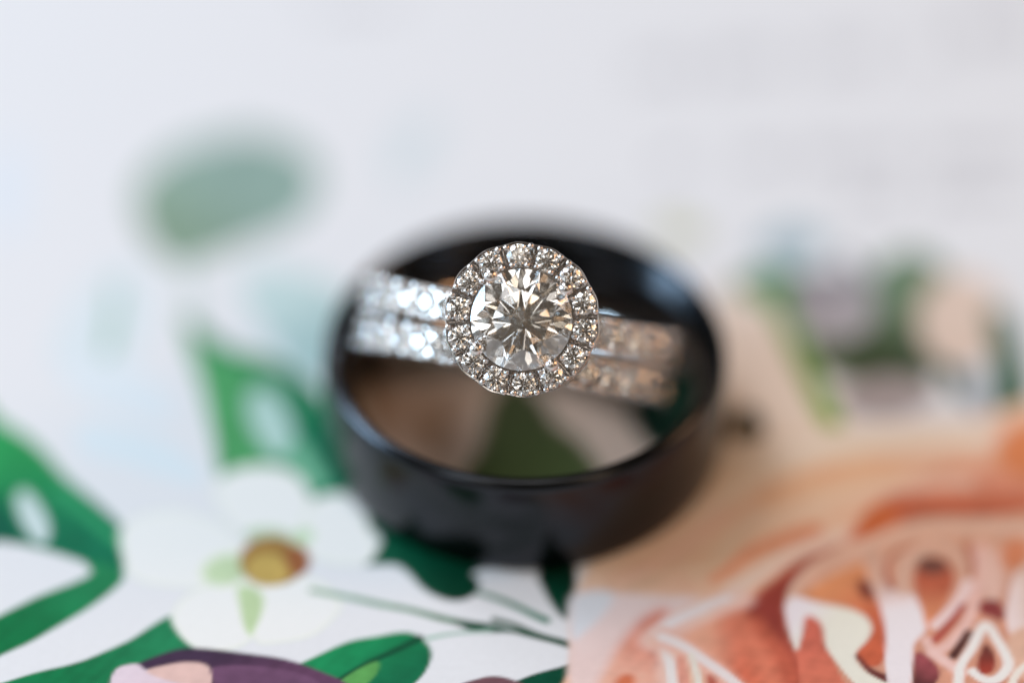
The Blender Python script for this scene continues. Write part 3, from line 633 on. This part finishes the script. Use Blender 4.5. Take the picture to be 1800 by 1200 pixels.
WX = GX + 0.05 * waves(1, 3.0, 9.0)
WY = GY + 0.05 * waves(2, 3.0, 9.0)
MOTIFS = ['']
for it in PRINT:
    kind, motif, col, soft, pts = it[:5]
    col2 = it[5] if len(it) > 5 else None
    extra = it[6] if len(it) > 6 else None
    P = catmull(pts, kind == 'p')
    pad = soft + (max(extra) if kind == 's' else 0)
    i0, i1 = np.searchsorted(YS, [P[:, 1].min() - pad, P[:, 1].max() + pad])
    j0, j1 = np.searchsorted(XS, [P[:, 0].min() - pad, P[:, 0].max() + pad])
    if i1 <= i0 or j1 <= j0:
        continue
    X, Y = WX[i0:i1, j0:j1], WY[i0:i1, j0:j1]
    best = np.full(X.shape, 1e9)
    along = np.zeros(X.shape)
    inside = np.zeros(X.shape, bool)
    A = P
    B = np.roll(P, -1, 0) if kind == 'p' else None
    n = len(P) if kind == 'p' else len(P) - 1
    for s in range(n):
        ax, ay = P[s]
        bx, by = P[(s + 1) % len(P)]
        dx, dy = bx - ax, by - ay
        t = np.clip(((X - ax) * dx + (Y - ay) * dy) / (dx * dx + dy * dy + 1e-12), 0, 1)
        dd = np.hypot(X - ax - t * dx, Y - ay - t * dy)
        if kind == 's':
            tt = (s + t) / n
            dd = dd - 0.5 * (extra[0] + (extra[1] - extra[0]) * tt)
            along = np.where(dd < best, tt, along)
        elif ay != by:
            inside ^= ((ay > Y) != (by > Y)) & (X < (bx - ax) * (Y - ay) / (by - ay) + ax)
        best = np.minimum(best, dd)
    if kind == 'p':
        best = np.where(inside, -best, best)
    a = np.clip(0.5 - best / max(soft, 0.26), 0, 1)
    a = a * a * (3 - 2 * a)
    c = np.broadcast_to(lin(col), X.shape + (3,))
    if col2:
        if kind == 'p':
            (gx0, gy0), (gx1, gy1) = extra
            g = np.clip(((X - gx0) * (gx1 - gx0) + (Y - gy0) * (gy1 - gy0)) / ((gx1 - gx0) ** 2 + (gy1 - gy0) ** 2), 0, 1)
        else:
            g = along
        g = (g * g * (3 - 2 * g))[..., None]
        c = lin(col) * (1 - g) + lin(col2) * g
    if len(it) > 7 and it[7]:                         # paler or darker margin of a petal
        rc, rw = it[7]
        g = np.clip(1 + best / rw, 0, 1)[..., None]
        c = c * (1 - g * g) + lin(rc) * g * g
    INK[i0:i1, j0:j1] = INK[i0:i1, j0:j1] * (1 - a[..., None]) + c * a[..., None]
    if motif not in MOTIFS:
        MOTIFS.append(motif)
    own = OWNER[i0:i1, j0:j1]
    own[a > 0.5] = MOTIFS.index(motif)
pig = np.clip((lin((228, 228, 229)).mean() - INK.mean(-1)) / 0.5, 0, 1)        # pigment mottles, bare paper stays even
mott = 1 + pig * (0.07 * waves(3, 0.6, 3.0) + 0.07 * waves(4, 3.0, 12.0))
INK = np.clip(INK * mott[..., None] * 1.10, 0, 0.93)

H, W = GX.shape
idx = np.arange(H * W).reshape(H, W)
quads = np.stack([idx[:-1, :-1], idx[:-1, 1:], idx[1:, 1:], idx[1:, :-1]], -1).reshape(-1, 4)
qown = OWNER[:-1, :-1].reshape(-1)
VX = np.stack([GX.ravel(), GY.ravel(), np.zeros(H * W)], -1) * MM
INKF = np.concatenate([INK.reshape(-1, 3), np.ones((H * W, 1))], 1)


def sheet(name, q, with_slab=False):
    used, inv = np.unique(q, return_inverse=True)
    v = VX[used]
    c = INKF[used]
    faces = inv.reshape(-1, 4)
    if with_slab:                                     # sides and underside of the card
        x0, x1, y0, y1 = XS[0] * MM, XS[-1] * MM, YS[0] * MM, YS[-1] * MM
        t = -0.41 * MM
        b = len(v)
        v = np.concatenate([v, np.array([(x0, y0, 0), (x1, y0, 0), (x1, y1, 0), (x0, y1, 0), (x0, y0, t), (x1, y0, t), (x1, y1, t), (x0, y1, t)])])
        c = np.concatenate([c, np.tile(INKF[:1], (8, 1))])
        faces = np.concatenate([faces, b + np.array([(7, 6, 5, 4), (0, 4, 5, 1), (1, 5, 6, 2), (2, 6, 7, 3), (3, 7, 4, 0)])])
    me = bpy.data.meshes.new(name)
    me.vertices.add(len(v))
    me.vertices.foreach_set('co', v.astype(np.float32).ravel())
    nf = len(faces)
    me.loops.add(nf * 4)
    me.loops.foreach_set('vertex_index', faces.astype(np.int32).ravel())
    me.polygons.add(nf)
    me.polygons.foreach_set('loop_start', np.arange(0, nf * 4, 4, dtype=np.int32))
    at = me.color_attributes.new('ink', 'FLOAT_COLOR', 'POINT')
    at.data.foreach_set('color', c.astype(np.float32).ravel())
    me.update(calc_edges=True)
    me.validate()
    me.materials.append(PAPER)
    return me


card = link(bpy.data.objects.new('invitation_card', sheet('invitation_card', quads[qown == 0], True)))
tag(card, 'white paper card printed with flowers and leaves, lying under the three rings', 'card')
PRINT_PARTS = {
    'rose': ('printed_rose', 'large printed peach rose with cream petal edges'),
    'white_flower': ('printed_flower', 'printed white flower with golden centre'),
    'plum_flower': ('printed_flower', 'printed dark plum flower with pale pink petal'),
    'peach_flower': ('printed_flower', 'printed pale peach flower'),
    'mauve_blossom': ('printed_flower', 'printed mauve blossom'),
    'cream_blossom': ('printed_flower', 'printed cream blossom'),
    'sage_leaf': ('printed_leaf', 'printed grey green leaf'),
}
for i, m in enumerate(MOTIFS):
    if not m:
        continue
    q = quads[qown == i]
    if len(q) < 6:
        continue
    base = m.split('.')[0]
    nm, lb = PRINT_PARTS.get(base, (None, None))
    if nm is None:
        nm = 'printed_text' if base == 'text_line' else 'printed_stem' if 'stem' in base else \
             'printed_petal' if 'petal' in base else 'printed_flower' if 'flower' in base else 'printed_leaf'
    part(nm, sheet(nm, q), card, label=lb)

# ------------------------------------------------------------------ the black band
prof = [(10.98, 3.9), (11.00, 3.0), (11.06, 2.3), (11.18, 1.80), (11.38, 1.40), (11.60, 1.02), (11.82, 0.64), (11.98, 0.36), (12.10, 0.18), (12.24, 0.06), (12.40, 0.03), (12.58, 0.09),
        (12.76, 0.24), (12.90, 0.50), (12.98, 0.88), (13.03, 2.2), (13.04, 3.9)]
prof += [(r, 7.8 - z) for r, z in reversed(prof[1:-1])]
v, f = lathe(prof, 192)
band_me = fixed_normals(mesh_from('black_ring', v, f, BLACK_METAL, 28))
black = link(bpy.data.objects.new('black_ring', band_me))
black.location.x = 0.25 * MM
tag(black, 'wide satin black band lying flat on the card around the diamond rings', 'ring')

# ------------------------------------------------------------------ the two diamond rings
ROLL = rad(-10.6)
ax_x = (RIGHT * math.cos(ROLL) + UP * math.sin(ROLL)).normalized()
ax_z = (-VIEW).normalized()
ax_y = ax_z.cross(ax_x).normalized()
R_IN, R_TOP, R_BOT = 8.45, 10.05, 9.45
HEAD_H = 12.7                                   # shank centre to the girdle of the large stone
ring_centre = HEAD - ax_z * HEAD_H


def ring_frame(offset_y):
    """empty standing at the foot of the ring; ring lies in its local xz plane, head towards +z"""
    o = ring_centre + ax_y * offset_y - ax_z * R_BOT
    return Matrix(((ax_x.x, ax_y.x, ax_z.x, o.x * MM), (ax_x.y, ax_y.y, ax_z.y, o.y * MM),
                   (ax_x.z, ax_y.z, ax_z.z, o.z * MM), (0, 0, 0, 1)))


SMALL = fixed_normals(mesh_from('small_diamond', *brilliant(2), DIAMOND))
BEAD = mesh_from('bead', *ball(1.0, 12, 8), WHITE_GOLD, 180)
rng = random.Random(11)


def shank_mesh(name, angles, hw=1.08, ch=0.80):
    """hoop with a channel for the stones; its walls are cut down beside each stone, plain below"""
    v, f = [], []
    n = 720
    t_lo, t_hi = angles[0] - 6.5, angles[-1] + 6.5
    for i in range(n):
        t = 360.0 * i / n
        s = ((t + 90) % 360) - 90                               # -90 .. 270, 90 is the top
        d = min(s - t_lo, t_hi - s)
        g = max(0.0, min(1.0, d / 3.0 + 0.5))                    # 1 in the channel
        b = max(0.0, min(1.0, (d + 45) / 45.0))
        ro = R_BOT + (R_TOP - R_BOT) * (b * b * (3 - 2 * b))
        cut = 0.5 + 0.5 * math.cos(2 * math.pi * (s - angles[0]) / STEP)
        rw = ro - (0.10 + 0.26 * cut) * g
        rf = (ro - 0.02) * (1 - g) + 8.98 * g
        w = hw - 0.22 * (1 - b)
        cc = min(ch, w - 0.2)
        pr = [(R_IN, -0.5 * w), (R_IN, 0.5 * w), (R_IN + 0.14, 0.92 * w), (R_IN + 0.4, w), (rw - 0.12, w), (rw - 0.03, w - 0.04), (rw, w - 0.12),
              (rw, cc + 0.05), (rw - 0.05, cc), (rf - 0.05, cc - 0.04), (rf - 0.05, -cc + 0.04), (rw - 0.05, -cc), (rw, -cc - 0.05),
              (rw, -w + 0.12), (rw - 0.03, -w + 0.04), (rw - 0.12, -w), (R_IN + 0.4, -w), (R_IN + 0.14, -0.92 * w)]
        m = len(pr)
        a = rad(t)
        for r, y in pr:
            v.append((r * math.cos(a), y, R_BOT + r * math.sin(a)))
    for i in range(n):
        i2 = (i + 1) % n
        for j in range(m):
            j2 = (j + 1) % m
            f.append((i * m + j, i * m + j2, i2 * m + j2, i2 * m + j))
    return fixed_normals(mesh_from(name, v, f, WHITE_GOLD, 35))


def stone_matrix(pos, zdir, radius, spin, tilt=0.0):
    z = Vector(zdir).normalized()
    x = Vector((0, 1, 0)).cross(z)
    x = x.normalized() if x.length > 1e-4 else Vector((1, 0, 0))
    y = z.cross(x)
    M = Matrix(((x.x, y.x, z.x), (x.y, y.y, z.y), (x.z, y.z, z.z)))
    M = M @ Matrix.Rotation(tilt, 3, Vector((rng.uniform(-1, 1), rng.uniform(-1, 1), 0.01)).normalized())
    M = M @ Matrix.Rotation(spin, 3, 'Z')
    M = M.to_4x4() @ Matrix.Scale(radius, 4)
    M.translation = Vector(pos) * MM
    return M


def pave(shank, angles, step):
    """one row of stones with a pair of beads on each wall in every gap"""
    for t in angles:
        a = rad(t)
        c, s = math.cos(a), math.sin(a)
        rg = R_TOP - 0.06
        part('pave_diamond', SMALL, shank, stone_matrix((rg * c, 0, R_BOT + rg * s), (c, 0, s), 0.79 * rng.uniform(.97, 1.02), rng.uniform(0, 1), rad(rng.uniform(0, 5))))
    for t in [x + step / 2 for x in angles] + [angles[0] - step / 2]:
        for y in (-0.84, 0.84):
            for dt in (-1.15, 1.15):
                a = rad(t + dt)
                rb = R_TOP - 0.02
                M = Matrix.Translation(Vector((rb * math.cos(a), y * rng.uniform(.97, 1.03), R_BOT + rb * math.sin(a))) * MM) @ Matrix.Scale(0.21 * rng.uniform(.9, 1.1), 4)
                part('bead', BEAD, shank, M)


STEP = 9.25
# wedding band: stones all along its upper half
wed = link(bpy.data.objects.new('wedding_band', None))
wed.empty_display_size = 0.002
wed.matrix_world = Matrix.Translation(-ax_z * 0.33 * MM) @ ring_frame(-2.5)     # its foot rests on the card
tag(wed, 'thin diamond band without a centre stone, pressed against the halo ring on the near side', 'ring')
ang = [90 + STEP * (k - 11) for k in range(23)]
w_shank = part('shank', shank_mesh('wedding_shank', ang), wed)
pave(w_shank, ang, STEP)

# engagement ring
eng = link(bpy.data.objects.new('engagement_ring', None))
eng.empty_display_size = 0.002
eng.matrix_world = ring_frame(0.0)
tag(eng, 'engagement ring with large round diamond in a halo, standing tilted inside the black band', 'ring')
e_shank = part('shank', shank_mesh('engagement_shank', ang), eng)
pave(e_shank, [a for a in ang if a < 68], STEP)
pave(e_shank, [a for a in ang if a > 112], STEP)

ZG = R_BOT + HEAD_H                             # height of the girdle in the ring's frame
big_me = fixed_normals(mesh_from('large_diamond', *brilliant(5, 0.58, 34.2, 40.9, 0.5, 0.21, 0.035), DIAMOND))
big = part('centre_diamond', big_me, eng, Matrix.Translation(Vector((0, 0, ZG)) * MM) @ Matrix.Rotation(rad(12), 4, 'Z') @ Matrix.Scale(3.12, 4))

# halo: inner rim, floor, outer rim with shallow scallops
H0 = rad(92.3 + 10.6)                           # first halo stone, in the ring's frame
NH = 14


def scallop(a, j):
    if j in (5, 6, 7, 8, 9):
        return 0.05 * math.cos(NH * (a - H0)) + (0.02 * math.sin(3 * a + 1.0))
    return 0.0


hz = ZG - 0.28
prof = [(3.06, hz - 0.95), (3.06, hz - 0.10), (3.10, hz - 0.04), (3.26, hz - 0.05), (3.30, hz - 0.12),
        (4.60, hz - 0.16), (4.63, hz - 0.08), (4.70, hz - 0.07), (4.74, hz - 0.13), (4.74, hz - 0.62), (4.5, hz - 1.02), (3.4, hz - 1.12)]
prof = prof[:5] + [(3.32, hz - 0.86), (4.56, hz - 0.86)] + prof[5:]


def scallop2(a, j):
    return scallop(a, 5) if 6 < j < 12 else 0.0


v, f = lathe(prof, 280, 0.0, scallop2)
halo = part('halo', fixed_normals(mesh_from('halo', v, f, WHITE_GOLD, 35)), eng)
for k in range(NH):
    a = H0 + 2 * math.pi * k / NH + rad(rng.uniform(-.8, .8))
    part('halo_diamond', SMALL, halo, stone_matrix((3.95 * math.cos(a), 3.95 * math.sin(a), hz - 0.03), (0.06 * math.cos(a), 0.06 * math.sin(a), 1), 0.74 * rng.uniform(.97, 1.02), rng.uniform(0, 1), rad(rng.uniform(0, 5))))
    g = H0 + 2 * math.pi * (k + 0.5) / NH
    for r, da, rb in ((4.52, 3.6, 0.20), (3.38, 5.0, 0.185)):
        for sgn in (-1, 1):
            b = g + rad(da * sgn + rng.uniform(-.6, .6))
            rr = r + rng.uniform(-.03, .03)
            part('bead', BEAD, halo, Matrix.Translation(Vector((rr * math.cos(b), rr * math.sin(b), hz + 0.05)) * MM) @ Matrix.Scale(rb * rng.uniform(.9, 1.12), 4))
    bar = g
    # little bridge of metal between two stones, low in the channel
    c, s = math.cos(bar), math.sin(bar)
    bv, bf = tube([(3.25 * c, 3.25 * s, hz - 0.62), (4.60 * c, 4.60 * s, hz - 0.58)], [0.13, 0.16], 8)
    part('bridge', mesh_from('bridge', bv, bf, WHITE_GOLD, 60), halo)

# basket: a lower gallery hoop and four claws
gal = [(2.05, R_BOT + 10.95), (2.05, R_BOT + 11.2), (2.35, R_BOT + 11.2), (2.35, R_BOT + 10.95)]
v, f = lathe(gal, 96)
part('gallery', fixed_normals(mesh_from('gallery', v, f, WHITE_GOLD, 60)), eng)
for deg in (35.2, 125.3, 212.5, 303.6):
    a = rad(deg) - ROLL
    c, s = math.cos(a), math.sin(a)
    path = [(1.0, 9.7), (1.7, 10.4), (2.35, 11.2), (2.85, 11.9), (3.16, 12.4), (3.24, 12.75), (3.20, 12.98)]
    cv, cf = tube([(r * c, r * s, R_BOT + z) for r, z in path], [0.42, 0.40, 0.38, 0.36, 0.34, 0.34, 0.33], 14)
    claw = part('prong', mesh_from('prong', cv, cf, WHITE_GOLD, 60), eng)
    part('prong_tip', BEAD, claw, Matrix.Translation(Vector((3.30 * c, 3.30 * s, ZG + 0.30)) * MM) @ Matrix.Scale(0.46, 4))

bpy.context.view_layer.update()
